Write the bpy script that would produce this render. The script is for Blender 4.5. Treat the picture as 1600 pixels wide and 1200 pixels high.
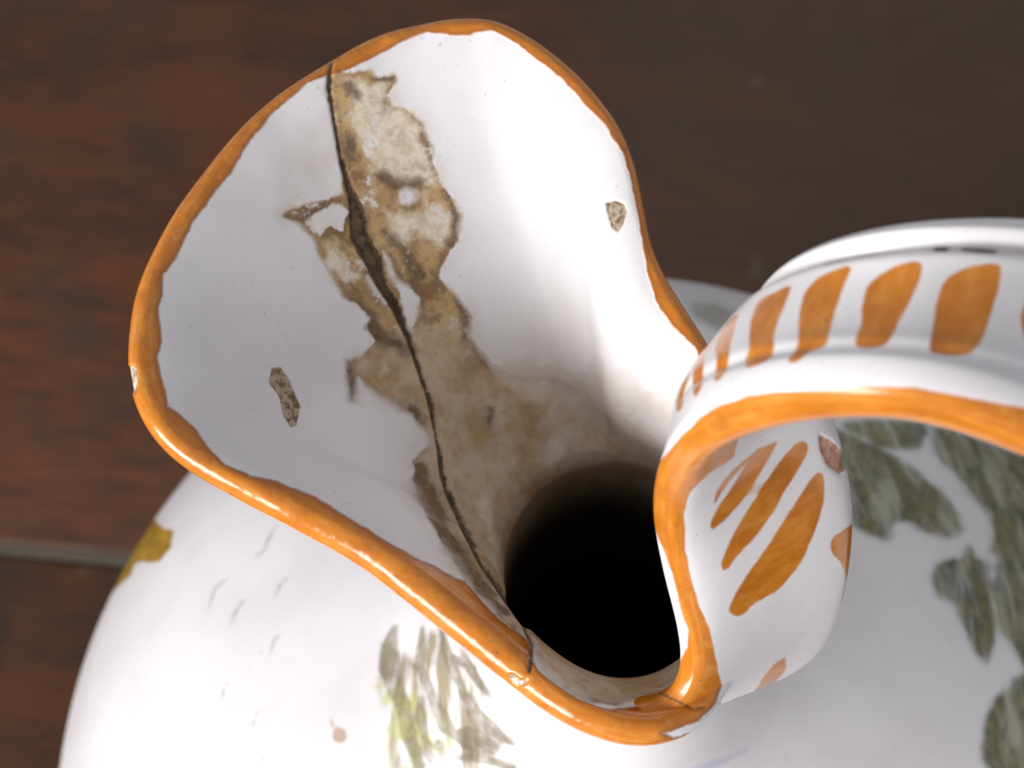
import bpy, math, random
import numpy as np
from mathutils import Matrix, Vector

random.seed(4); rng = np.random.default_rng(4)
R = 0.1                      # radius of the jug body in metres
ZT = -1.06 * R               # height of the table below the body's centre
scene = bpy.context.scene
for o in list(bpy.data.objects): bpy.data.objects.remove(o)
COL = scene.collection

# ------------------------------------------------------------------ camera
FPX = 2986.0                                   # focal length in photo pixels (photo 1600 x 1200)
EPS = math.radians(64)                         # the camera looks down at this angle
DC = 3.73 * R
cf = np.array([0, math.cos(EPS), -math.sin(EPS)]); cr = np.array([1.0, 0, 0]); cu = np.array([0, math.sin(EPS), math.cos(EPS)])
CAM = -(DC * cf + 100 / FPX * DC * cr - 650 / FPX * DC * cu)
cam_data = bpy.data.cameras.new('camera'); cam = bpy.data.objects.new('camera', cam_data); COL.objects.link(cam)
cam_data.sensor_width = 36; cam_data.lens = 36 * FPX / 1600
cam_data.clip_start = 0.01; cam_data.clip_end = 50
m = Matrix((cr, cu, -cf)).transposed().to_4x4(); m.translation = Vector(CAM); cam.matrix_world = m
cam_data.dof.use_dof = True; cam_data.dof.focus_distance = 0.235; cam_data.dof.aperture_fstop = 27
scene.camera = cam

# ------------------------------------------------------------------ light
w = bpy.data.worlds.new('World'); scene.world = w; w.use_nodes = True
w.node_tree.nodes['Background'].inputs[0].default_value = (0.95, 0.965, 1.0, 1)
w.node_tree.nodes['Background'].inputs[1].default_value = 0.44
def area(name, loc, target, size, power, color, sy=None):
    d = bpy.data.lights.new(name, 'AREA'); d.energy = power; d.color = color
    d.shape = 'RECTANGLE'; d.size = size; d.size_y = sy or size
    o = bpy.data.objects.new(name, d); COL.objects.link(o); o.location = loc
    o.rotation_euler = (Vector(target) - Vector(loc)).to_track_quat('-Z', 'Y').to_euler()
    return o
area('window_light', (-0.80, -0.80, 0.44), (0, 0, 0.12), 0.9, 22, (1.0, 0.985, 0.97), 0.45)
scene.view_settings.view_transform = 'Standard'; scene.view_settings.look = 'None'
scene.view_settings.exposure = 0.0; scene.view_settings.gamma = 1.0
scene.view_settings.use_curve_mapping = False

# ------------------------------------------------------------------ geometry helpers
def proj(P):
    d = np.asarray(P) - CAM; z = d @ cf
    return np.stack([800 + FPX * (d @ cr) / z, 600 - FPX * (d @ cu) / z], -1)
def unp(x, y, z):
    d = cf + (x - 800) / FPX * cr - (y - 600) / FPX * cu
    return CAM + (z - CAM[2]) / d[2] * d
def zoom(pts, x0, y0, s): return [(x0 + x / s, y0 + y / s) for x, y in pts]
CL = 40.0
def seg_dist(P, a, b):
    ab = b - a; t = np.clip(((P - a) @ ab) / max(ab @ ab, 1e-9), 0, 1)
    return np.linalg.norm(P - (a + t[:, None] * ab), axis=1), t
def sd_poly(P, poly):
    """signed distance in photo pixels of surface points to a traced outline (inside positive)"""
    poly = np.array(poly, float); out = np.full(len(P), -CL)
    lo, hi = poly.min(0) - CL, poly.max(0) + CL
    idx = np.where(((P > lo) & (P < hi)).all(1))[0]
    if len(idx) == 0: return out
    Q = P[idx]; d = np.full(len(Q), CL); ins = np.zeros(len(Q), bool)
    for i in range(len(poly)):
        a, b = poly[i], poly[(i + 1) % len(poly)]
        d = np.minimum(d, seg_dist(Q, a, b)[0])
        c = (a[1] > Q[:, 1]) != (b[1] > Q[:, 1])
        if a[1] != b[1]:
            ins ^= c & (Q[:, 0] < (b[0] - a[0]) * (Q[:, 1] - a[1]) / (b[1] - a[1]) + a[0])
    out[idx] = np.where(ins, d, -d); return out
def sd_line(P, pts):
    """pts: (x, y, width)"""
    pts = np.array(pts, float); out = np.full(len(P), -CL)
    lo, hi = pts[:, :2].min(0) - CL - 10, pts[:, :2].max(0) + CL + 10
    idx = np.where(((P > lo) & (P < hi)).all(1))[0]
    if len(idx) == 0: return out
    Q = P[idx]; v = np.full(len(Q), -CL)
    for i in range(len(pts) - 1):
        d, t = seg_dist(Q, pts[i, :2], pts[i + 1, :2])
        v = np.maximum(v, (pts[i, 2] * (1 - t) + pts[i + 1, 2] * t) / 2 - d)
    out[idx] = v; return out
def rnd(poly):
    return catmull([(x, y, 0) for x, y in poly], len(poly) * 5, True)[:, :2]
def union(*a): return np.maximum.reduce(a)
def catmull(pts, n, closed=False):
    pts = np.array(pts, float); m_ = len(pts)
    if closed: get = lambda i: pts[i % m_]
    else: get = lambda i: pts[i] if 0 <= i < m_ else (2 * pts[0] - pts[1] if i < 0 else 2 * pts[-1] - pts[-2])
    segs = m_ if closed else m_ - 1; out = []
    for i in range(segs):
        p0, p1, p2, p3 = get(i - 1), get(i), get(i + 1), get(i + 2)
        for t in np.linspace(0, 1, 40, endpoint=False):
            out.append(.5 * ((2 * p1) + (-p0 + p2) * t + (2 * p0 - 5 * p1 + 4 * p2 - p3) * t * t + (-p0 + 3 * p1 - 3 * p2 + p3) * t ** 3))
    out.append(get(segs) if not closed else out[0]); out = np.array(out)
    L = np.r_[0, np.cumsum(np.linalg.norm(np.diff(out[:, :3], axis=0), axis=1))]
    q = np.linspace(0, L[-1], n, endpoint=not closed)
    return np.stack([np.interp(q, L, out[:, k]) for k in range(pts.shape[1])], 1)
def smooth_ring(a, k):
    ker = np.exp(-.5 * (np.arange(-3 * k, 3 * k + 1) / k) ** 2); ker /= ker.sum()
    pad = np.concatenate([a[-3 * k:], a, a[:3 * k]])
    return np.stack([np.convolve(pad[:, j], ker, 'valid') for j in range(a.shape[1])], 1)
def grid_faces(nr, nc, closed_c=True, r0=0, r1=None):
    r1 = nr - 1 if r1 is None else r1
    i = np.arange(r0, r1)[:, None]; j = np.arange(nc if closed_c else nc - 1)[None]
    j2 = (j + 1) % nc
    return np.stack([i * nc + j + 0 * j2, i * nc + j2, (i + 1) * nc + j2, (i + 1) * nc + j], -1).reshape(-1, 4)
def vnormals(V, Fc):
    n = np.cross(V[Fc[:, 2]] - V[Fc[:, 0]], V[Fc[:, 3]] - V[Fc[:, 1]])
    N = np.zeros_like(V)
    for k in range(4): np.add.at(N, Fc[:, k], n)
    return N / np.maximum(np.linalg.norm(N, axis=1), 1e-12)[:, None]
def make_mesh(name, V, Fc, mat, parent=None, attrs=None, normals=None, offset=None):
    used = np.unique(Fc); remap = np.full(len(V), -1); remap[used] = np.arange(len(used))
    me = bpy.data.meshes.new(name); n = len(Fc)
    me.vertices.add(len(used)); me.vertices.foreach_set('co', V[used].astype(np.float32).ravel())
    me.loops.add(n * 4); me.loops.foreach_set('vertex_index', remap[Fc].ravel().astype(np.int32))
    me.polygons.add(n); me.polygons.foreach_set('loop_start', np.arange(0, 4 * n, 4, dtype=np.int32))
    me.update(calc_edges=True); me.validate()
    me.polygons.foreach_set('use_smooth', np.ones(len(me.polygons), bool))
    for k, a in (attrs or {}).items():
        at = me.attributes.new(k, 'FLOAT', 'POINT'); at.data.foreach_set('value', a[used].astype(np.float32))
    if normals is not None: me.normals_split_custom_set_from_vertices(normals[used].tolist())
    for mm in (mat if isinstance(mat, list) else [mat]): me.materials.append(mm)
    o = bpy.data.objects.new(name, me); COL.objects.link(o)
    if parent is not None:
        o.parent = parent
        if offset is not None: o.location = offset
    return o

# ------------------------------------------------------------------ shader helpers
class G:
    def __init__(s, name):
        s.m = bpy.data.materials.new(name); s.m.use_nodes = True; s.t = s.m.node_tree
        s.b = s.t.nodes['Principled BSDF']; s.co = s.t.nodes.new('ShaderNodeTexCoord').outputs['Object']
    def n(s, ty, **k):
        x = s.t.nodes.new(ty)
        for a, v in k.items(): setattr(x, a, v)
        return x
    def put(s, sock, v):
        if isinstance(v, bpy.types.NodeSocket): s.t.links.new(v, sock)
        else: sock.default_value = v
    def attr(s, name): return s.n('ShaderNodeAttribute', attribute_name=name).outputs['Fac']
    def math(s, op, a, b=0.0, c=None):
        x = s.n('ShaderNodeMath', operation=op); s.put(x.inputs[0], a); s.put(x.inputs[1], b)
        if c is not None: s.put(x.inputs[2], c)
        return x.outputs[0]
    def noise(s, scale, detail=4, rough=.6, co=None, dist=0.0):
        x = s.n('ShaderNodeTexNoise'); s.put(x.inputs['Vector'], co or s.co); x.inputs['Scale'].default_value = scale
        x.inputs['Detail'].default_value = detail; x.inputs['Roughness'].default_value = rough; x.inputs['Distortion'].default_value = dist
        return x.outputs['Fac']
    def map(s, v, a, b, c=0.0, d=1.0, smooth=True):
        x = s.n('ShaderNodeMapRange', interpolation_type='SMOOTHSTEP' if smooth else 'LINEAR')
        for i, q in enumerate((v, a, b, c, d)): s.put(x.inputs[i], q)
        return x.outputs[0]
    def mix(s, f, a, b, mode='MIX'):
        x = s.n('ShaderNodeMix', data_type='RGBA', blend_type=mode)
        s.put(x.inputs[0], f); s.put(x.inputs[6], a if isinstance(a, bpy.types.NodeSocket) else (*a, 1)); s.put(x.inputs[7], b if isinstance(b, bpy.types.NodeSocket) else (*b, 1))
        return x.outputs[2]
    def stretch(s, rot, scale):
        x = s.n('ShaderNodeMapping'); s.put(x.inputs['Vector'], s.co); x.inputs['Rotation'].default_value = rot; x.inputs['Scale'].default_value = scale
        return x.outputs[0]
    def mask(s, name, amp=2.0, soft=1.3, scale=900, shift=0.0):
        """painted area: signed distance attribute + ragged edge"""
        v = s.math('ADD', s.attr(name), s.math('MULTIPLY', s.math('SUBTRACT', s.noise(scale, 3), .5), 2 * amp))
        return s.map(v, -soft + shift, soft + shift)
    def bump(s, h, dist, strength=1.0, nrm=None):
        x = s.n('ShaderNodeBump'); s.put(x.inputs['Height'], h); x.inputs['Distance'].default_value = dist; x.inputs['Strength'].default_value = strength
        if nrm: s.put(x.inputs['Normal'], nrm)
        return x.outputs[0]
    def done(s, col, rough, nrm=None, coat=0.0, spec=.5):
        s.put(s.b.inputs['Base Color'], col); s.put(s.b.inputs['Roughness'], rough)
        if nrm: s.put(s.b.inputs['Normal'], nrm)
        s.put(s.b.inputs['Coat Weight'], coat); s.b.inputs['Coat Roughness'].default_value = .06
        s.put(s.b.inputs['Specular IOR Level'], spec); return s.m

WHITE = (.80, .775, .785); WHITE2 = (.735, .705, .715)
ORANGE = (.63, .200, .012); ORANGE2 = (.40, .115, .010); ORANGE3 = (.68, .27, .04)
def glaze_white(g):
    a = g.map(g.noise(55, 3), .35, .7); c = g.mix(a, WHITE, WHITE2)
    sp = g.map(g.noise(1300, 3, .55), .66, .75); area_ = g.map(g.noise(90, 2), .40, .62)
    return g.mix(g.math('MULTIPLY', g.math('MULTIPLY', sp, area_), .6), c, (.33, .29, .24))
def glaze_orange(g):
    cx = g.n('ShaderNodeCombineXYZ'); g.put(cx.inputs[0], g.attr('pu')); g.put(cx.inputs[1], g.attr('pv'))
    streak = g.noise(1.0, 4, .65, cx.outputs[0])
    c = g.mix(g.math('MULTIPLY', g.map(g.noise(130, 4, .6), .42, .7), .55), ORANGE, ORANGE2)
    c = g.mix(g.math('MULTIPLY', g.map(g.noise(420, 3), .45, .75), .6), c, ORANGE3)
    c = g.mix(g.math('MULTIPLY', g.map(streak, .46, .66), .45), c, (.42, .125, .008))
    c = g.mix(g.math('MULTIPLY', g.map(streak, .50, .30), .5), c, (.72, .33, .075))
    c = g.mix(g.math('MULTIPLY', g.map(g.noise(260, 5, .7), .66, .74), .45), c, (.66, .50, .36))
    return g.mix(g.map(g.noise(1500, 2, .5), .73, .78), c, (.14, .06, .02))

# ------------------------------------------------------------------ table: dark stained planks
def wood_material():
    g = G('stained_wood')
    info = g.n('ShaderNodeObjectInfo').outputs['Random']
    st = g.stretch((0, 0, 0), (1.0, 6.0, 1.0))
    fine = g.noise(60, 6, .65, st, .4); broad = g.noise(9, 4, .6, st, .6); fib = g.noise(300, 3, .7, st)
    c = g.mix(g.map(fine, .3, .72), (.044, .0205, .0118), (.104, .034, .0145))
    c = g.mix(g.math('MULTIPLY', g.map(broad, .42, .66), .75), c, (.125, .040, .014))
    c = g.mix(g.math('MULTIPLY', g.map(g.noise(22, 4, .6), .46, .66), .65), c, (.036, .028, .022))
    c = g.mix(g.math('MULTIPLY', g.map(g.noise(17, 4, .6, None, .5), .54, .68), .55), c, (.125, .044, .018))
    greyer_x = g.map(g.math('ADD', g.n('ShaderNodeSeparateXYZ').outputs[0], g.math('MULTIPLY', g.math('SUBTRACT', g.noise(10, 3), .5), .16)), .06, .20)
    g.t.links.new(g.co, greyer_x.node.inputs[0].links[0].from_node.inputs[0].links[0].from_node.inputs[0])
    c = g.mix(g.math('MULTIPLY', greyer_x, .62), c, (.082, .054, .040))  # planks turn greyer brown towards the right
    worn = g.map(g.noise(60, 3, .5), .69, .76)
    c = g.mix(g.math('MULTIPLY', worn, .55), c, (.13, .11, .085))
    h = g.math('ADD', g.math('MULTIPLY', fib, .5), g.math('MULTIPLY', fine, .8))
    return g.done(c, g.map(g.noise(24, 3), .3, .7, .34, .52), g.bump(h, .0006, .45), 0.0, .28)
MW = wood_material()
table = bpy.data.objects.new('table_top', None); COL.objects.link(table)
table['kind'] = 'structure'; table['label'] = 'dark reddish brown stained wooden planks under the jug'
a_ = unp(0, 852, ZT); b_ = unp(185, 872, ZT); ang = math.atan2(b_[1] - a_[1], b_[0] - a_[0])
table.location = (a_[0], a_[1], ZT); table.rotation_euler = (0, 0, ang)
def plank(y0, y1, x0, x1, sag):
    nx, bev, th = 60, .0011, .024
    prof = [(y0 + .0006, -th), (y0 + .0006, -bev), (y0 + .001, -bev * .35), (y0 + bev + .0006, 0), (y1 - bev - .0006, 0), (y1 - .001, -bev * .35), (y1 - .0006, -bev), (y1 - .0006, -th)]
    xs = np.linspace(x0, x1, nx); V = []
    for x in xs:
        wv = .0007 * math.sin(x * 23 + y0 * 40) + .0004 * math.sin(x * 71 + y0 * 13)
        for (y, z) in prof: V.append((x, y + (wv if z > -th else 0), z + sag))
    V = np.array(V); Fc = grid_faces(nx, len(prof), False)[:, ::-1]
    return make_mesh('plank', V, Fc, MW, table)
plank(0.0, .235, -.55, .85, 0.0)
plank(-.20, -.0010, -.55, .85, -.0002)
plank(.2366, .44, -.55, .85, -.0006)
plank(-.42, -.2016, -.55, .85, .0004)

def dust_material():
    g = G('joint_dust'); n_ = g.noise(500, 4, .7)
    return g.done(g.mix(n_, (.055, .045, .037), (.11, .093, .076)), .95)
dv_ = np.array([(x, y + .0007 * math.sin(x * 23) + .0004 * math.sin(x * 71), z) for x in np.linspace(-.55, .85, 60) for y, z in ((-.0026, -.0012), (-.0012, -.0007), (.0004, -.0006), (.0016, -.0012))])
make_mesh('joint_dust', dv_, grid_faces(60, 4, False)[:, ::-1], dust_material(), table)

# ------------------------------------------------------------------ jug
jug = bpy.data.objects.new('ceramic_jug', None); COL.objects.link(jug); jug.location = (0, 0, ZT)
jug['label'] = 'white glazed ceramic jug with orange rim, striped strap handle and cracked stained spout'
jug['category'] = 'jug'
OFF = (0, 0, -ZT)

# ---- mouth: wide poured lip narrowing to a small ring at the handle
outer = [(1042,1160),(975,1162),(912,1142),(850,1108),(800,1068),(725,1008),(662,958),(600,908),(547,872),(490,842),(437,814),(375,781),(319,751),(281,725),(240,684),(214,635),(202,575),(206,511),(217,448),(255,366),(300,296),(356,225),(424,157),(517,97),(592,56),(667,37),(742,28),(785,35),(825,56),(881,97),(930,146),(975,210),(997,270),(1011,345),(1024,405),(1042,440),(1066,480),(1101,532),(1135,600),(1160,680),(1180,770),(1196,850),(1194,905),(1176,985),(1142,1064),(1100,1128)]
zr = {0:1.42, 4:1.44, 8:1.50, 12:1.56, 16:1.59, 20:1.60, 24:1.60, 27:1.60, 30:1.58, 33:1.55, 36:1.50, 39:1.45, 42:1.41, 45:1.41}
zk = np.array(sorted(zr)); zs = np.interp(np.arange(len(outer)), zk, [zr[k] for k in zk])
IDX = np.arange(len(outer))
bet = np.interp(IDX, [0, 4, 8, 12, 16, 20, 24, 27, 30, 33, 36, 40, 45], [58, 50, 14, 10, 22, 32, 38, 36, 24, 10, 8, 50, 58])
bowl = np.interp(IDX, [10, 17, 22, 28, 32, 36], [0, .7, 1, 1, .5, 0])
NU = 1080; TH = .034 * R
o2 = np.array(outer, float); tan = np.roll(o2, -1, 0) - np.roll(o2, 1, 0); tan /= np.linalg.norm(tan, axis=1)[:, None]
inward = np.stack([-tan[:, 1], tan[:, 0]], 1)
if sd_poly(o2[16:17] + inward[16:17] * 8, outer)[0] < 0: inward = -inward
thk = np.interp(np.arange(len(outer)), [0, 3, 6, 10, 14, 20, 45], [.042, .048, .052, .050, .038, .031, .038])
lipc = o2 + inward * (19 * thk / .034)[:, None]
rim3 = np.array([np.r_[unp(p[0], p[1], z * R), t * R, b_, w_] for p, z, t, b_, w_ in zip(lipc, zs, thk, bet, bowl)])
rim = smooth_ring(catmull(rim3, NU, True), 9); THU = rim[:, 3]; BETA = smooth_ring(rim[:, 4:5], 50); BOWL = smooth_ring(rim[:, 5:6], 60); rim = rim[:, :3]
wob = sum(rng.normal() * np.cos(k * np.linspace(0, 2 * np.pi, NU, endpoint=False) + rng.uniform(0, 6)) / k ** .5 for k in range(14, 46))
az = np.unwrap(np.arctan2(rim[:, 1], rim[:, 0]))
rt, zt = .164 * R, 1.26 * R
hd = np.hypot(rim[:, 0], rim[:, 1])
tng = np.roll(rim, -3, 0) - np.roll(rim, 3, 0); tng[:, 2] = 0; tng /= np.linalg.norm(tng, axis=1)[:, None]
nout = np.stack([tng[:, 1], -tng[:, 0], 0 * az], 1)
radial = np.stack([np.cos(az), np.sin(az), 0 * az], 1)
nout *= np.sign((nout * radial).sum(1))[:, None]
odir = nout * .75 + radial * .35; odir /= np.linalg.norm(odir, axis=1)[:, None]; odir = smooth_ring(odir, 45); odir /= np.linalg.norm(odir, axis=1)[:, None]
T = radial * rt; T[:, 2] = zt; T[:, 0] += .012 * R; T[:, 1] = T[:, 1] * 1.08 + .006 * R
spoutness = np.clip((hd - .25 * R) / (.30 * R), 0, 1)[:, None]; spoutness = smooth_ring(spoutness, 40)
beta = np.radians(BETA)
L = smooth_ring(np.linalg.norm(rim - T, axis=1)[:, None], 20)
up = np.array([0, 0, 1.0])
C1 = T + up * (.5 * L * (1 - spoutness) + .16 * L * spoutness) + radial * L * (.10 * spoutness + .22 * BOWL)
C2 = rim - (odir * np.cos(beta) + up * np.sin(beta)) * L * (.30 - .02 * spoutness)
rows = []
for t in np.linspace(0, 1, 34, endpoint=False):                      # from the belly up the neck to the throat
    r_ = (.158 + (.164 - .158) * (3 * t * t - 2 * t ** 3)) * R; z_ = (.90 + .36 * t) * R
    p = radial * r_; p[:, 2] = z_; p[:, 0] += .012 * R; p[:, 1] = p[:, 1] * 1.08 + .006 * R; rows.append(p)
for t in np.linspace(0, 1, 240) ** .92:
    rows.append((1 - t) ** 3 * T + 3 * (1 - t) ** 2 * t * C1 + 3 * (1 - t) * t * t * C2 + t ** 3 * rim)
M = np.array(rows); NV = len(M)
lw = np.clip((np.arange(NV) - (NV - 40)) / 40, 0, 1) ** 2
M[:, :, 2] += lw[:, None] * wob[None] * .00005; rim = M[-1].copy()
dv = np.gradient(M, axis=0); du = np.roll(M, -1, 1) - np.roll(M, 1, 1)
N = np.cross(du, dv); N /= np.linalg.norm(N, axis=2)[:, :, None]
if N[-1, NU // 2, 2] < 0: N = -N                                    # inner side
for _ in range(10): N = (np.roll(N, 1, 1) + N + np.roll(N, -1, 1)); N /= np.linalg.norm(N, axis=2)[:, :, None]
lt = np.clip((np.arange(NV) - (NV - 90)) / 90, 0, 1) ** 1.5
T2 = (TH + (THU[None] - TH) * lt[:, None])[:, :, None]
inner = M + N * T2 / 2
outr = M - N * T2 / 2
tip_t = dv[-1] / np.linalg.norm(dv[-1], axis=1)[:, None]
lip = [rim + THU[:, None] / 2 * (N[-1] * math.cos(a) + tip_t * math.sin(a)) for a in np.linspace(0, math.pi, 22)[1:-1]]
sub = list(range(NV - 1, 40, -3)) + list(range(40, 3, -3))
allrows = [*inner, *lip, *outr[sub]]
MV = np.array(allrows); NRW = len(MV)
V = MV.reshape(-1, 3); FM = grid_faces(NRW, NU)
nrm0 = vnormals(V, FM)
if nrm0[(NV - 1) * NU + NU // 2, 2] < 0: FM = FM[:, ::-1]; nrm0 = -nrm0
rowid = np.repeat(np.arange(NRW), NU)
PX = proj(V); is_in = rowid < NV + 10; deep = rowid < 34
white_in = [(277,399),(255,429),(255,455),(247,481),(251,511),(253,537),(246,556),(249,582),(259,609),(262,635),(285,650),(307,672),(322,695),(349,725),(394,744),(431,751),(487,774),(525,796),(600,842),(650,871),(725,908),(779,965),(825,1000),(842,1058),(892,1096),(954,1108),(996,1104),(1042,1075),(1075,1060),(1150,1000),(1170,900),(1150,800),(1130,690),(1110,600),(1086,544),(1049,510),(1024,472),(1010,424),(1003,375),(994,326),(986,285),(975,244),(949,202),(911,161),(881,127),(840,94),(799,64),(769,49),(739,52),(735,54),(705,56),(667,51),(630,64),(592,86),(544,109),(517,116),(480,131),(424,180),(390,221),(360,270),(330,307),(300,350)]
s_or = np.full(len(V), -CL); idx = rowid >= 34
s_or[idx] = -sd_poly(PX[idx], white_in)
# outside the lip the orange band ends a little below the edge
ob = rowid - (NV + 20); s_or = np.where(rowid >= NV + 20, np.minimum(8 - 3.2 * ob + 4 * np.sin(np.tile(az, NRW) * 9), CL), s_or)
s_or = np.where((rowid >= NV + 4) & (rowid < NV + 20), 14, s_or)
bare = [(1036,1146),(1090,1128),(1118,1100),(1130,1060),(1200,960),(1260,990),(1215,1085),(1165,1114),(1105,1140),(1050,1153)]
s_or = np.where(rowid >= NV - 8, np.minimum(s_or, -sd_poly(PX, bare)), s_or)
crack = [(517,92,6),(514,139,8),(521,180,6),(532,247,6),(545,290,10),(557,325,22),(563,369,30),(582,406,27),(597,444,19),(620,481,15),(639,530,7),(657,582,7),(672,627,7),(684,687,6),(692,740,7),(699,765,8),(725,821,10),(754,879,8),(787,929,7),(821,975,8),(833,1008,5),(828,1050,5)]
s_cr = sd_line(PX, crack)
crack2 = [(1030,1082,3),(1050,1092,5),(1085,1108,2),(1112,1104,5),(1126,1100,6)]
s_cr = union(s_cr, sd_line(PX, crack2)); s_cr[~is_in] = -CL
stain = [(519,116),(544,112),(577,111),(592,120),(615,116),(619,124),(604,150),(615,165),(640,170),(660,190),(671,210),(675,240),(686,285),(705,304),(720,337),(716,375),(694,405),(688,431),(700,450),(717,466),(736,496),(734,526),(755,552),(774,575),(811,590),(860,590),(910,612),(950,650),(980,680),(1100,740),(1140,900),(1100,1040),(1030,1080),(960,1104),(890,1090),(842,1050),(830,1000),(792,980),(767,955),(725,905),(683,835),(654,785),(646,750),(646,721),(669,695),(665,676),(639,646),(620,635),(590,618),(560,590),(554,629),(545,627),(541,564),(567,552),(586,534),(571,511),(582,496),(560,477),(534,462),(522,436),(505,410),(496,391),(489,372),(470,352),(442,337),(455,325),(500,315),(535,300),(532,250),(521,190),(514,140)]
holes = [[(484,341),(505,325),(530,318),(545,330),(535,358),(515,352),(500,366),(490,362)],
         [(626,300),(636,294),(648,300),(650,312),(640,321),(628,318)],
         [(598,392),(612,412),(624,440),(657,466),(654,492),(642,519),(630,500),(626,455),(606,425)],
         [(575,432),(590,448),(603,474),(596,470),(580,450)],
         [(560,130),(590,140),(605,170),(640,200),(655,240),(640,255),(612,235),(592,215),(580,190),(560,180),(548,150)]]
s_st = sd_poly(PX, stain)
for h in holes[:4]: s_st = np.minimum(s_st, -sd_poly(PX, h))
s_pale = union(*[sd_poly(PX, h) for h in ([(545,125),(600,130),(610,165),(655,200),(668,250),(680,290),(640,285),(600,270),(570,230),(545,180)], [(600,330),(640,335),(690,320),(705,350),(690,385),(650,370),(620,380)], [(508,380),(530,390),(552,430),(540,445),(515,420)], [(752,775),(765,800),(778,850),(782,885),(770,870),(755,820)], [(855,690),(885,680),(880,710),(865,740),(852,735)])])
brown_lines = [[(545,215,18),(552,240,14)],[(600,275,20),(620,290,22),(660,285,10)],[(700,300,8),(715,345,10),(705,380,8)],[(600,360,10),(640,400,14),(655,430,22),(650,445,12)],[(560,340,30),(580,400,24)],[(500,330,8),(455,345,10)],[(575,500,24),(600,530,26),(640,545,14)],[(545,570,14),(550,620,14)],[(655,735,30),(668,775,36),(694,830,30),(724,880,26),(756,918,24),(790,955,18)],[(645,640,16),(660,660,10)],[(715,470,10),(732,500,12),(725,530,10)],[(770,640,10),(765,660,10)],[(590,120,10),(612,122,8)],[(605,150,6),(600,175,5)],[(545,135,14),(560,150,8)]]
s_br = union(*[sd_line(PX, b) for b in brown_lines])
smear = np.clip((PX[:, 1] - 480) / 120, 0, 1)
chips = [[(425,575),(438,573),(452,592),(470,635),(464,664),(455,668),(443,650),(436,618),(420,598)],
         [(945,316),(962,314),(975,318),(980,330),(973,352),(965,362),(956,356),(950,338)]]
s_ch = union(*[sd_poly(PX, c) for c in chips])
rimchips = [[(201,574),(209,570),(214,580),(213,600),(210,614),(205,610),(202,596)], [(793,1058),(800,1054),(812,1064),(824,1062),(821,1069),(811,1074),(800,1069)]]
s_rc = union(*[sd_poly(PX, c) for c in rimchips])
for a in (s_st, s_ch): a[~is_in] = -CL
haze_poly = [(425,215),(520,170),(535,300),(500,330),(450,345),(430,300)]
s_fa = sd_poly(PX, haze_poly); s_fa[~is_in] = -CL
sx = np.clip((PX[:, 0] - 740) / 80, 0, 1) * np.clip((PX[:, 1] - 530) / 60, 0, 1)
softw = 2.2 + 26 * sx * np.clip((860 - PX[:, 1]) / 60, 0, 1) + 4 * np.clip((PX[:, 1] - 600) / 200, 0, 1)
ringz = np.clip((1.43 * R - V[:, 2]) / (.18 * R), 0, 1) * is_in      # dirt by the throat, carried up the spout wall as painted shade
# relief: the crack is an open groove, lost glaze lies lower
lowf = np.tile(np.interp(np.arange(NU), np.arange(0, NU, 6), rng.normal(0, 1, NU // 6)), NRW)
disp = -np.clip((s_cr + 2) / 9, 0, 1) * .0007 - np.clip((s_st + 2) / 5, 0, 1) * .00010 - np.clip((s_ch + 2) / 5, 0, 1) * .00022 - np.clip((s_rc + 3) / 6, 0, 1) * .0005
V2 = V + nrm0 * disp[:, None]
nrm = vnormals(V2, FM)

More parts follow.
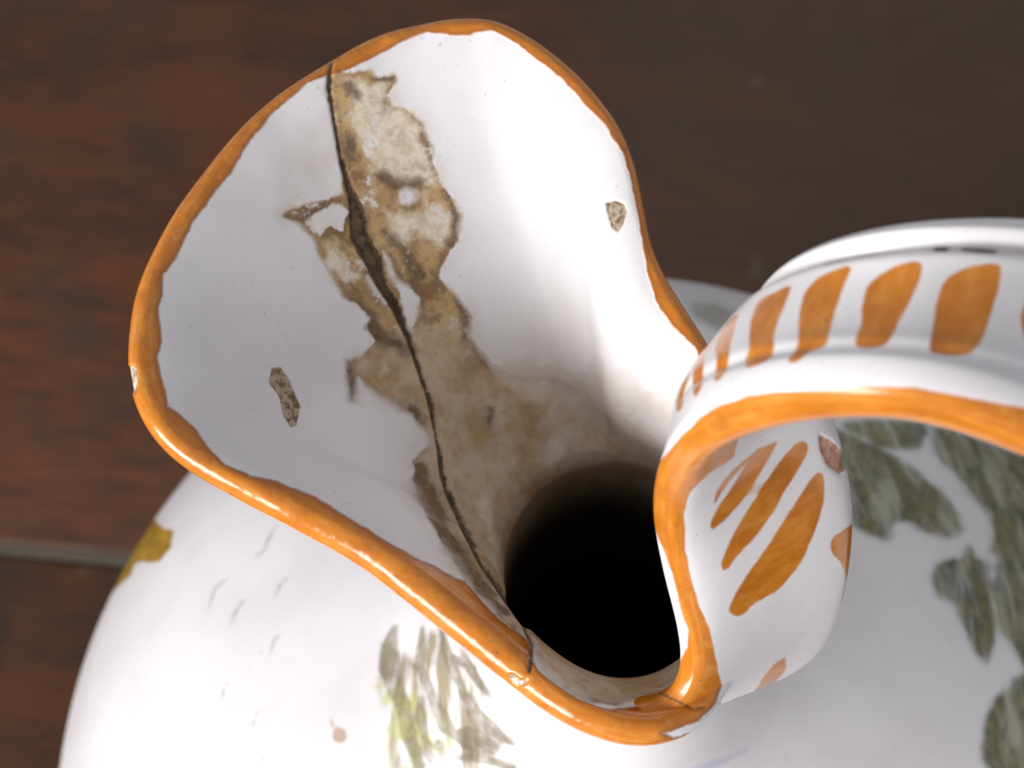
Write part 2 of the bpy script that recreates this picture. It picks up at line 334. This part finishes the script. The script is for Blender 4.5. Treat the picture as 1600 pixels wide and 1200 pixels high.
def spout_material():
    g = G('glazed_spout')
    c = glaze_white(g)
    fa = g.math('MULTIPLY', g.map(g.attr('faint'), -22, 30), g.map(g.noise(220, 4), .3, .7, .25, .8))
    c = g.mix(g.math('MULTIPLY', fa, .55), c, (.52, .43, .34))
    # glaze lost, tan clay and old glue
    n1, n2, n3 = g.noise(190, 5, .65), g.noise(1000, 4, .7), g.noise(420, 4, .65, g.stretch((0, 0, .55), (1.2, .8, 1)))
    tan_ = g.mix(g.map(g.noise(120, 3), .38, .62), (.42, .245, .088), (.54, .345, .145))
    tan_ = g.mix(g.math('MULTIPLY', g.map(n1, .50, .62), g.math('SUBTRACT', .9, g.math('MULTIPLY', g.attr('smear'), .5))), tan_, (.215, .095, .022))
    tan_ = g.mix(g.math('MULTIPLY', g.map(n3, .52, .70), g.math('SUBTRACT', .65, g.math('MULTIPLY', g.attr('smear'), .45))), tan_, (.64, .50, .35))
    tan_ = g.mix(g.math('MULTIPLY', g.map(n2, .55, .70), g.math('SUBTRACT', .6, g.math('MULTIPLY', g.attr('smear'), .35))), tan_, (.085, .045, .018))
    sdv = g.math('ADD', g.attr('stain'), g.math('MULTIPLY', g.math('SUBTRACT', g.noise(420, 6, .7), .5), 24))
    edge = g.math('MULTIPLY', g.map(sdv, -1, 3), g.map(sdv, 4, 16, 1, 0))
    tan_ = g.mix(g.math('MULTIPLY', edge, g.map(n1, .36, .56, .1, .85)), tan_, (.19, .098, .03))
    pale = g.map(g.math('ADD', g.attr('pale'), g.math('MULTIPLY', g.math('SUBTRACT', g.noise(300, 5, .7), .5), 60)), -10, 8)
    tan_ = g.mix(g.math('MULTIPLY', pale, g.map(g.noise(700, 4, .7), .35, .62, .5, .95)), tan_, (.80, .70, .57))
    br = g.map(g.math('ADD', g.attr('brown'), g.math('MULTIPLY', g.math('SUBTRACT', g.noise(400, 5, .7), .5), 34)), -9, 7)
    tan_ = g.mix(g.math('MULTIPLY', br, .82), tan_, g.mix(g.map(n2, .4, .6), (.15, .07, .02), (.065, .033, .012)))
    sw_ = g.math('MULTIPLY', g.attr('softw'), g.map(g.noise(140, 3), .40, .62, .6, 4.0))
    halo = g.math('MULTIPLY', g.map(sdv, -26, 0), g.map(g.noise(240, 4, .65), .42, .7))
    c = g.mix(g.math('MULTIPLY', halo, .30), c, (.50, .37, .22))
    st = g.map(g.math('DIVIDE', sdv, sw_), -1, 1)
    isl = g.math('MULTIPLY', g.map(g.noise(210, 5, .7), .56, .64), g.math('SUBTRACT', .9, g.math('MULTIPLY', g.attr('smear'), .75)))
    st = g.math('MULTIPLY', st, g.math('SUBTRACT', 1.0, g.math('MULTIPLY', isl, .85)))
    alp = g.math('SUBTRACT', .94, g.math('MULTIPLY', g.attr('smear'), g.map(g.noise(120, 5, .7), .36, .66, .03, .46)))
    alp = g.math('MAXIMUM', alp, g.math('MULTIPLY', br, .95))
    c = g.mix(g.math('MULTIPLY', st, alp), c, tan_)
    gr = g.math('MULTIPLY', g.attr('grime_shade'), g.map(g.noise(160, 4), .3, .7, .5, 1.0))
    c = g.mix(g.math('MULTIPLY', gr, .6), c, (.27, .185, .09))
    ch = g.mask('chip', 2.0, 1.2, 900)
    c = g.mix(ch, c, g.mix(g.map(n2, .42, .62), (.46, .36, .27), (.17, .10, .045)))
    orr = g.map(g.math('ADD', g.attr('orange'), g.math('MULTIPLY', g.math('SUBTRACT', g.noise(420, 4), .5), 9)), -2.4, 2.6)
    oc = glaze_orange(g)
    thin = g.map(g.attr('orange'), 0, 12)
    c = g.mix(orr, c, g.mix(thin, ORANGE2, oc))
    rc = g.mask('rimchip', 2.5, 1.2, 900)
    c = g.mix(rc, c, g.mix(g.map(n2, .4, .6), (.62, .56, .5), (.34, .22, .13)))
    cr_ = g.map(g.math('ADD', g.attr('crack'), g.math('MULTIPLY', g.math('SUBTRACT', g.noise(520, 5, .7), .5), 15)), -2, 2)
    c = g.mix(g.math('MULTIPLY', cr_, .93), c, g.mix(g.map(n2, .4, .6), (.028, .02, .012), (.10, .055, .025)))
    c = g.mix(g.map(g.attr('deep'), .0, .95), c, (.018, .013, .010))  # dark unglazed neck, with the throat's depth shade painted into the colour
    rough = g.math('SUBTRACT', g.math('ADD', .50, g.math('MULTIPLY', g.math('MAXIMUM', st, g.math('MAXIMUM', ch, rc)), .35)), g.math('MULTIPLY', orr, .27))
    hgt = g.math('ADD', g.math('MULTIPLY', g.math('MULTIPLY', st, n2), .6), g.math('ADD', g.math('MULTIPLY', g.noise(45, 2), 3.0), g.math('MULTIPLY', g.math('MULTIPLY', orr, g.noise(170, 3)), 2.6)))
    return g.done(c, rough, g.bump(hgt, .00022, .7), g.math('MULTIPLY', g.math('SUBTRACT', orr, rc), .35), g.map(orr, 0, 1, .3, .5))
MS = spout_material()
at = dict(orange=s_or, crack=s_cr, stain=s_st, chip=s_ch, rimchip=s_rc, faint=s_fa, pale=s_pale, grime_shade=ringz, deep=np.clip((44 - rowid) / 30., 0, 1) * (rowid < 44), softw=softw, smear=smear, brown=s_br, pu=np.tile(np.arange(NU) * .035, NRW), pv=rowid * .22)
ra, rb = NV - 9, NV + 20 + 6
frow = FM.min(1) // NU
isrim = (frow >= ra) & (frow < rb)
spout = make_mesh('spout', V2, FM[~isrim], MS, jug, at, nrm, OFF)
spout['label'] = 'wide flaring white spout with brown stained crack'
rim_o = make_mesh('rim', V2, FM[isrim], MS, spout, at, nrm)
rim_o['label'] = 'orange painted rim edge'

# old dark glue standing proud along the crack
def surf_at(px_pts):
    S = np.where((rowid >= 50) & (rowid < NV + 6))[0]; Q = PX[S]; out = []
    for p in px_pts:
        k = np.argsort(((Q - p) ** 2).sum(1))[:4]; ww = 1 / (np.sqrt(((Q[k] - p) ** 2).sum(1)) + .3)
        out.append(np.r_[(V2[S[k]] * ww[:, None]).sum(0) / ww.sum(), nrm[S[k]].mean(0)])
    return np.array(out)
gl = catmull([(519,108,0),(515,140,0),(521,180,0),(532,247,0),(547,295,0),(558,330,0),(565,369,0),(584,406,0),(600,444,0),(622,481,0)], 130)[:, :2]
sp_ = surf_at(gl); rad = .00030 + .00030 * np.clip(rng.normal(0, 1, len(gl)).cumsum() * .12, -.6, 1.2) + .0006 * np.exp(-((np.arange(len(gl)) - 84) / 17.) ** 2)
rad = np.convolve(np.pad(rad, 3, 'edge'), np.ones(7) / 7, 'valid') * np.minimum(1, np.minimum(np.arange(len(gl)) + 1, len(gl) - np.arange(len(gl))) / 6)
K = 10; GV = []
tg = np.gradient(sp_[:, :3], axis=0); tg /= np.linalg.norm(tg, axis=1)[:, None]
for i in range(len(gl)):
    n_ = sp_[i, 3:]; n_ = n_ / np.linalg.norm(n_); b = np.cross(tg[i], n_); b /= np.linalg.norm(b)
    for k in range(K):
        a = 2 * math.pi * k / K; rr = rad[i] * (1 + .25 * rng.normal() * .4)
        GV.append(sp_[i, :3] + b * math.cos(a) * rr * 1.1 + n_ * (math.sin(a) * rr * .55 - .0003))
def glue_material():
    g = G('old_glue'); n_ = g.noise(900, 4, .7)
    return g.done(g.mix(g.map(n_, .38, .62), (.035, .024, .014), (.15, .085, .04)), .45, g.bump(n_, .0002, .8))
make_mesh('glue_seam', np.array(GV), grid_faces(len(gl), K), glue_material(), spout)

# ---- body
prof = [(.02, -1.04), (.42, -1.04), (.50, -1.06), (.57, -1.05), (.60, -1.0), (.60, -.93), (.59, -.86)]
for a in np.linspace(-56, 66, 60): prof.append((1.06 * math.cos(math.radians(a)), .96 * math.sin(math.radians(a))))
prof += [(.335, .918), (.28, .955), (.245, 1.0), (.218, 1.07), (.196, 1.13), (.168, 1.18)]
prof = catmull([(a * R, b * R, 0) for a, b in prof], 420)
th_ = np.linspace(0, 2 * np.pi, 720, endpoint=False)
BX, BY = .07 * R, -.02 * R
bw = lambda z: min(1, max(0, 1.0 - (z / R - .35) / .6)) ** .7
BV = np.array([[(r * math.cos(t) + BX * bw(z), r * math.sin(t) + BY * bw(z), z) for t in th_] for r, z, _ in prof]).reshape(-1, 3)
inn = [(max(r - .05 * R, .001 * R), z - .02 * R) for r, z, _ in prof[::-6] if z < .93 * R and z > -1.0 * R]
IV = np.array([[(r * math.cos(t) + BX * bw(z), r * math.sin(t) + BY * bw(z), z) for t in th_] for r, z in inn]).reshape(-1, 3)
FB = grid_faces(len(prof), 720)
bn = vnormals(BV, FB)
if bn[200 * 720, 0] < 0: FB = FB[:, ::-1]; bn = -bn
BP = proj(BV); vis = ((CAM - BV) * bn).sum(1) > 0
z5 = lambda p: zoom(p, 1000, 650, 2.1818)
z7 = lambda p: zoom(p, 0, 750, 2.2857)
zl = lambda p: [(560 + q[0] / 4.615, 940 + q[1] / 4.615) + ((q[2] / 3.7,) if len(q) > 2 else ()) for q in p]
leaves = [z5([(600,40),(700,60),(800,95),(900,160),(1000,230),(1060,300),(1100,370),(1090,400),(1040,412),(960,392),(900,360),(870,370),(850,425),(800,410),(740,385),(640,300)]),
          z5([(700,20),(960,20),(968,80),(955,105),(900,115),(820,108),(760,80)]),
          z5([(1000,40),(1100,60),(1309,140),(1500,260),(1500,860),(1340,880),(1260,780),(1220,730),(1200,600),(1222,480),(1192,470),(1200,400),(1190,330),(1130,280),(1080,210),(1010,130)]),
          z5([(1120,445),(1150,480),(1190,500),(1210,620),(1220,700),(1200,800),(1180,845),(1140,800),(1110,740),(1080,660),(1010,600),(1000,520),(1050,490),(1090,480)]),
          z5([(1330,870),(1250,920),(1200,980),(1175,1050),(1165,1130),(1190,1210),(1300,1300),(1500,1300),(1500,900)])]
b_leaf = union(*[sd_poly(BP, rnd(p)) for p in leaves])
gap = [z5([(1290,150),(1330,230),(1300,250),(1230,200),(1150,150),(1080,95),(1110,90)])]
och = z7([(545,130),(580,170),(620,180),(610,240),(570,290),(540,295),(510,290),(480,300),(462,345),(435,368),(400,400),(370,470),(350,450),(420,280),(470,190),(510,150)])
b_och = sd_poly(BP, och)
strokes = [[(265,190,30),(225,330,95),(230,470,130),(260,620,90),(330,760,80),(350,900,90),(390,1030,80),(440,1200,60)],
           [(465,190,14),(455,350,55),(440,470,50),(500,600,50),(560,760,60),(630,890,95),(690,960,40)],
           [(450,690,30),(455,850,55),(480,1000,50),(525,1140,40)],
           [(590,180,20),(630,350,55),(690,500,60),(735,600,40),(780,700,50)],
           [(740,340,20),(800,470,50),(880,600,45),(965,695,12)],
           [(800,720,40),(860,850,110),(960,930,90),(1120,1030,20)],
           [(700,960,60),(820,990,150),(960,1040,110)],
           [(580,1020,40),(600,1100,45),(620,1180,20)],
           [(690,1130,30),(850,1120,60),(1010,1160,40),(1100,1200,60)],
           [(700,240,10),(800,330,30),(900,420,30),(1010,510,24)],
           [(650,380,16),(730,430,50),(830,480,30)],
           [(740,640,40),(800,720,70),(860,790,40)]]
b_st = union(*[sd_line(BP, zl(s)) for s in strokes])
wash = zl([(265,190),(300,330),(420,420),(470,200),(600,190),(740,340),(960,690),(780,720),(860,800),(1120,1030),(960,1080),(1100,1200),(1100,1320),(250,1320),(190,1050),(190,850),(130,600),(170,420)])
b_wa = sd_poly(BP, wash)
pale = zl([(135,540),(200,560),(240,660),(300,700),(420,640),(470,760),(600,860),(700,1000),(700,1080),(560,1100),(480,1050),(440,1100),(420,1300),(250,1300),(190,1050),(190,850),(160,700),(118,620)])
b_pa = sd_poly(BP, pale)
ticks = [[(990,160,4),(960,210,13),(945,250,11),(910,275,5)],[(815,350,6),(770,385,12),(755,430,8),(745,465,4)],[(1045,335,4),(1000,375,11),(975,430,5)],[(875,425,8),(840,470,14),(820,525,6)],[(1005,540,6),(980,570,13),(965,620,5)],[(815,720,5),(795,760,11),(785,800,4)],[(920,825,5),(900,880,10)],[(940,970,5),(935,1010,8)]]
b_ti = union(*[sd_line(BP, [(x / 2.2857, 750 + y / 2.2857, w_ / 2.0) for x, y, w_ in t]) for t in ticks])
spot = z7([(1175,840),(1192,870),(1210,885),(1235,890),(1240,920),(1225,942),(1198,938),(1186,915),(1192,890),(1175,860)])
b_sp = sd_poly(BP, spot)
back = [(1070,470),(1110,470),(1160,490),(1220,520),(1200,560),(1130,520),(1090,500)]
b_bk = sd_poly(BP, back)
viol = [(1030,1235,10),(1090,1205,12),(1130,1188,7),(1165,1172,3)]
b_vi = sd_line(BP, viol)
for a in (b_wa, b_leaf, b_och, b_st, b_pa, b_ti, b_sp, b_bk, b_vi): a[~vis] = -CL
def body_material():
    g = G('painted_body'); c = glaze_white(g)
    n1, n2 = g.noise(170, 5, .65), g.noise(420, 4, .65)
    lf = g.mix(g.map(n1, .34, .62), (.062, .064, .024), (.155, .135, .042))
    lf = g.mix(g.math('MULTIPLY', g.map(n2, .47, .68), .75), lf, (.235, .19, .045))
    lstk = g.noise(260, 4, .65, g.stretch((0, 0, .75), (1, .22, .5)), .4)
    lf = g.mix(g.math('MULTIPLY', g.map(lstk, .48, .64), .6), lf, (.215, .195, .062))
    lf = g.mix(g.math('MULTIPLY', g.map(g.noise(110, 3), .54, .70), .7), lf, (.030, .035, .022))
    halo = g.map(g.attr('leaf'), -16, 0)
    c = g.mix(g.math('MULTIPLY', halo, .22), c, (.46, .60, .60))
    c = g.mix(g.math('MULTIPLY', g.mask('leaf', 9, 7.0, 240), g.map(lstk, .66, .40, .62, .97)), c, lf)
    stk = g.noise(330, 4, .6, g.stretch((0, 0, -.16), (1, .16, .16)), .3)
    ws = g.math('MULTIPLY', g.map(g.attr('wash'), -6, 14), g.map(stk, .43, .60))
    c = g.mix(g.math('MULTIPLY', ws, .92), c, g.mix(g.map(g.noise(210, 3), .4, .6), (.30, .25, .12), (.27, .205, .14)))
    pa = g.math('MULTIPLY', g.map(g.attr('pale'), -7, 9), g.map(g.noise(260, 3), .36, .6))
    c = g.mix(g.math('MULTIPLY', pa, .85), c, (.52, .53, .20))
    sk = g.math('MULTIPLY', g.map(g.math('ADD', g.attr('stroke'), g.math('MULTIPLY', g.math('SUBTRACT', n2, .5), 7)), -5, 3), g.map(g.noise(300, 4, .6), .3, .62, .5, 1.0))
    c = g.mix(g.math('MULTIPLY', sk, .85), c, g.mix(g.map(n1, .38, .6), (.20, .17, .07), (.15, .105, .06)))
    oc = g.mix(g.map(n2, .38, .62), (.50, .29, .03), (.27, .15, .018))
    c = g.mix(g.mask('ochre', 3, 1.8, 500), c, oc)
    c = g.mix(g.math('MULTIPLY', g.mask('tick', 1.5, 2.0, 700), .5), c, (.30, .24, .26))
    c = g.mix(g.math('MULTIPLY', g.mask('spot', 2, 2.0, 700), .75), c, (.42, .27, .17))
    c = g.mix(g.math('MULTIPLY', g.map(g.attr('back'), -12, 8), g.map(n1, .35, .6, .2, .75)), c, (.26, .25, .19))
    c = g.mix(g.math('MULTIPLY', g.map(g.attr('violet'), -7, 4), .35), c, (.30, .30, .62))
    return g.done(c, .34, g.bump(g.noise(40, 2), .0006, .6), .05)
MB_ = body_material()
ball = dict(leaf=b_leaf, ochre=b_och, stroke=b_st, pale=b_pa, tick=b_ti, spot=b_sp, back=b_bk, violet=b_vi, wash=b_wa)
body = make_mesh('body', BV, FB, MB_, jug, ball, None, OFF)
body['label'] = 'round white belly painted with olive leaves'
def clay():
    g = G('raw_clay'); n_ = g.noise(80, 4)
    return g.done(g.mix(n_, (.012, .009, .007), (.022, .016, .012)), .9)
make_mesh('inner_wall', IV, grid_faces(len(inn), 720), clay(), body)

# ---- strap handle
near = [(955,1124,1.40),(1025,1118,1.41),(1074,1084,1.43),(1081,1015,1.48),(1050,905,1.58),(1027,805,1.70),(1047,724,1.83),(1092,680,1.92),(1168,656,1.98),(1252,641,2.03),(1350,639,2.06),(1450,650,2.07),(1600,702,2.05)]
far = [(1165,1040,1.14),(1185,1045,1.17),(1235,1035,1.24),(1290,975,1.32),(1318,895,1.41),(1318,785,1.52),(1275,600,1.69),(1240,507,1.81),(1248,454,1.91),(1290,410,1.98),(1358,381,2.03),(1435,363,2.06),(1530,354,2.07),(1680,368,2.05)]
far = far[:5] + [far[5]] + far[6:]
del far[4]
NP = [unp(x, y, z * R) for x, y, z in near]; FP = [unp(x, y, z * R) for x, y, z in far]
wv = (FP[-1] - NP[-1]); cdir = np.array([math.cos(math.radians(-16)), math.sin(math.radians(-16)), 0])
mid = (NP[-1] + FP[-1]) / 2; hw = np.array([-cdir[1], cdir[0], 0]) * .125 * R
for dx, z in ((.22, 1.95), (.42, 1.70), (.54, 1.35), (.57, 1.0), (.53, .70), (.42, .48), (.34, .40)):
    c_ = mid + cdir * dx * R; c_[2] = z * R; NP.append(c_ - hw); FP.append(c_ + hw)
NS = 900
both = catmull(np.hstack([NP, FP]), NS)
Nn, Ff = smooth_ring(both[:, :3], 1), smooth_ring(both[:, 3:], 1)
Nn, Ff = both[:, :3].copy(), both[:, 3:].copy()
def smooth_open(a, k):
    ker = np.exp(-.5 * (np.arange(-3 * k, 3 * k + 1) / k) ** 2); ker /= ker.sum()
    pad = np.vstack([2 * a[0] - a[3 * k:0:-1], a, 2 * a[-1] - a[-2:-3 * k - 2:-1]])
    return np.stack([np.convolve(pad[:, j], ker, 'valid') for j in range(3)], 1)
Nn, Ff = smooth_open(Nn, 9), smooth_open(Ff, 9)
mid = (Nn + Ff) / 2; wd = Ff - Nn; Wd = np.linalg.norm(wd, axis=1)[:, None]; wn = wd / Wd
tn = np.gradient(mid, axis=0); tn /= np.linalg.norm(tn, axis=1)[:, None]
on = np.cross(tn, wn); on /= np.linalg.norm(on, axis=1)[:, None]
itop = int(np.argmax(mid[:, 2]))
if on[itop, 2] < 0: on = -on
KH = 220; ps = np.linspace(0, 2 * np.pi, KH, endpoint=False)
ca, sa = np.cos(ps), np.sin(ps)
aa = -np.sign(ca) * np.abs(ca) ** .42; qq = np.sign(sa) * np.abs(sa) ** .62
tk = .040 * R
conc = np.interp(np.arange(NS), [0, itop * .3, itop * .5, itop * .65, itop * .9], [-.3, -.75, -.7, -.2, .40])
qtop = np.where(qq > 0, qq * tk * (1.0 - conc[:, None] * np.clip(1 - (np.abs(aa - .14) / .66) ** 2.6, 0, 1)), qq * tk * .9 + 0 * conc[:, None])
tsc = np.interp(mid[:, 2] / R, [1.27, 1.40, 1.55], [.50, .72, 1.0]); tsc[itop:] = 1
qtop = qtop * tsc[:, None]
qtop = qtop - np.where(qq > 0, 1, 0) * tk * (np.clip(np.interp(np.arange(NS), [itop * .5, itop * .75], [0, 1]), 0, 1)[:, None] * (.30 * np.exp(-((aa - .66) / .07) ** 2) + .14 * np.exp(-((aa + .52) / .08) ** 2)))
turn = np.interp(np.arange(NS), [itop * .2, itop * .4, itop * .6, itop * .8], [0, 1, 1, 0])
qtop = qtop * np.where(qq > 0, 1 - .45 * turn[:, None] * np.clip((-aa - .45) / .4, 0, 1), 1)
HV = (mid[:, None] + wn[:, None] * (aa[None, :, None] * Wd[:, None] * .5) + on[:, None] * qtop[:, :, None])
sw = np.interp(np.arange(NS), [0, 60, 130], [1.1, 1.05, 1.0])
HV = mid[:, None] + (HV - mid[:, None]) * sw[:, None, None]
HV = HV.reshape(-1, 3); FH = grid_faces(NS, KH)
hn = vnormals(HV, FH)
if hn[itop * KH + KH // 4, 2] < 0: FH = FH[:, ::-1]; hn = -hn
HP = proj(HV); A = np.tile(aa, NS); Qs = np.tile(qq, NS)
z4 = lambda p: zoom(p, 1000, 300, 2.6667)
topst = [z4(p) for p in (
 [(1490,300),(1502,330),(1490,420),(1460,520),(1420,620),(1360,680),(1240,675),(1205,650),(1225,540),(1240,430),(1290,350),(1400,305)],
 [(1160,290),(1172,340),(1130,450),(1080,540),(1030,630),(960,650),(895,635),(925,540),(925,440),(970,370),(1060,310)],
 [(880,310),(860,370),(820,480),(790,580),(770,640),(710,665),(650,710),(615,700),(655,640),(660,540),(680,430),(740,360),(820,320)],
 [(630,390),(590,500),(560,590),(545,690),(440,730),(455,650),(455,560),(490,460),(560,420)],
 [(410,510),(380,610),(370,700),(350,760),(310,790),(320,700),(310,640),(350,560)],
 [(290,630),(265,720),(260,800),(230,850),(220,800),(225,730),(250,670)],
 [(215,740),(185,830),(175,900),(150,910),(165,830),(195,760)],
 [(1760,330),(1770,420),(1740,560),(1690,680),(1620,640),(1580,560),(1585,520),(1610,440),(1660,360)],
 [(2060,400),(2070,480),(2040,620),(1990,740),(1900,720),(1890,640),(1900,500),(1960,420)])]
inst = [z5(p) for p in (
 [(620,195),(627,290),(582,430),(520,540),(450,610),(390,640),(350,680),(310,675),(308,640),(360,550),(450,420),(540,280),(590,205)],
 [(572,92),(560,150),(480,280),(420,380),(330,480),(290,530),(278,500),(310,420),(380,300),(450,190),(530,95)],
 [(470,85),(400,210),(340,300),(270,370),(240,388),(250,340),(320,230),(390,120)],
 [(370,150),(300,230),(255,300),(265,250),(330,170)],
 [(760,360),(690,390),(655,420),(652,460),(690,510),(702,560),(690,640),(760,520)],
 [(490,808),(497,860),(470,900),(440,925),(400,960),(345,1015),(390,940),(440,860),(460,820)])]
orn = z4([(2000,1100),(1800,970),(1600,900),(1450,872),(1300,842),(1150,815),(1000,810),(850,815),(700,825),(560,835),(450,850),(330,890),(250,940),(170,1020),(110,1090),(60,1140),(45,1200)]) + z5([(32,240),(35,300),(50,390),(90,480),(120,580),(148,690),(165,730),(160,790),(110,880),(0,925),(-160,950),(-160,1130),(60,1120),(120,1100),(200,1040),(245,985),(278,970),(280,925),(265,870),(255,800),(235,720),(200,640),(170,540),(155,450),(150,330),(170,262),(240,192),(360,115),(500,66),(650,52),(900,57),(1100,85),(1309,142),(1600,250)])
h_or = np.full(len(HV), -CL)
m1 = (Qs > 0) & (A < .95); h1 = union(*[sd_poly(HP[m1], rnd(p)) for p in topst]); h_or[m1] = h1
m2 = (Qs < 0) & (A > -.97); h_or[m2] = union(*[sd_poly(HP[m2], rnd(p)) for p in inst])
m3 = (A < -.35); h_or[m3] = np.maximum(h_or[m3], sd_poly(HP[m3], orn))
chp = [z5([(612,65),(660,88),(715,150),(710,178),(680,200),(640,170),(615,110)])]
h_ch = union(*[sd_poly(HP, p) for p in chp]); h_ch[Qs > .3] = -CL
blem = [[(1462,390,6),(1478,390,8)],[(1505,390,5),(1530,392,7),(1555,394,6)],[(1508,366,2),(1510,362,3)],[(1321,478,4),(1323,480,4)]]
h_bl = union(*[sd_line(HP, b) for b in blem]); h_bl[Qs < 0] = -CL
grv = [(1290,414,3),(1350,398,3),(1420,391,4),(1480,390,4),(1600,396,4),(1700,405,4)]
h_gr = sd_line(HP, grv); h_gr[Qs < 0] = -CL
h_c2 = sd_line(HP, crack2)
dispH = -np.clip((h_ch + 2) / 6, 0, 1) * .0004
HV2 = HV + hn * dispH[:, None]
si = np.repeat(np.arange(NS), KH); ki = np.tile(np.arange(KH), NS)
edge_ = A < -.9
hu = np.where(edge_, si * .03, si * .16); hv = np.where(edge_, ki * .13, A * 1.4)
def handle_material():
    g = G('striped_handle'); c = glaze_white(g); oc = glaze_orange(g)
    o_ = g.map(g.math('ADD', g.attr('orange'), g.math('MULTIPLY', g.math('SUBTRACT', g.noise(420, 4), .5), 6)), -2.4, 2.6)
    c = g.mix(g.math('MULTIPLY', g.map(g.attr('groove'), -5, 2), g.map(g.noise(240, 3), .3, .6, .1, .45)), c, (.22, .17, .11))
    c = g.mix(o_, c, oc)
    ch = g.mask('chip', 2.5, 1.3, 900); n2 = g.noise(900, 4, .7)
    c = g.mix(ch, c, g.mix(g.map(n2, .4, .62), (.66, .38, .27), (.42, .18, .09)))
    c = g.mix(g.mask('blemish', 2, 1.3, 800), c, (.085, .05, .025))
    c = g.mix(g.math('MULTIPLY', g.mask('crack', 2.5, 1.5, 800), .8), c, (.10, .065, .04))
    return g.done(c, g.map(o_, 0, 1, .32, .2), g.bump(g.noise(60, 2), .0005, .6), g.map(o_, 0, 1, .04, .22))
handle = make_mesh('handle', HV2, FH, handle_material(), jug, dict(orange=h_or, chip=h_ch, blemish=h_bl, groove=h_gr, crack=h_c2, pu=hu, pv=hv), None, OFF)
handle['label'] = 'white strap handle with orange stripes and orange edge'
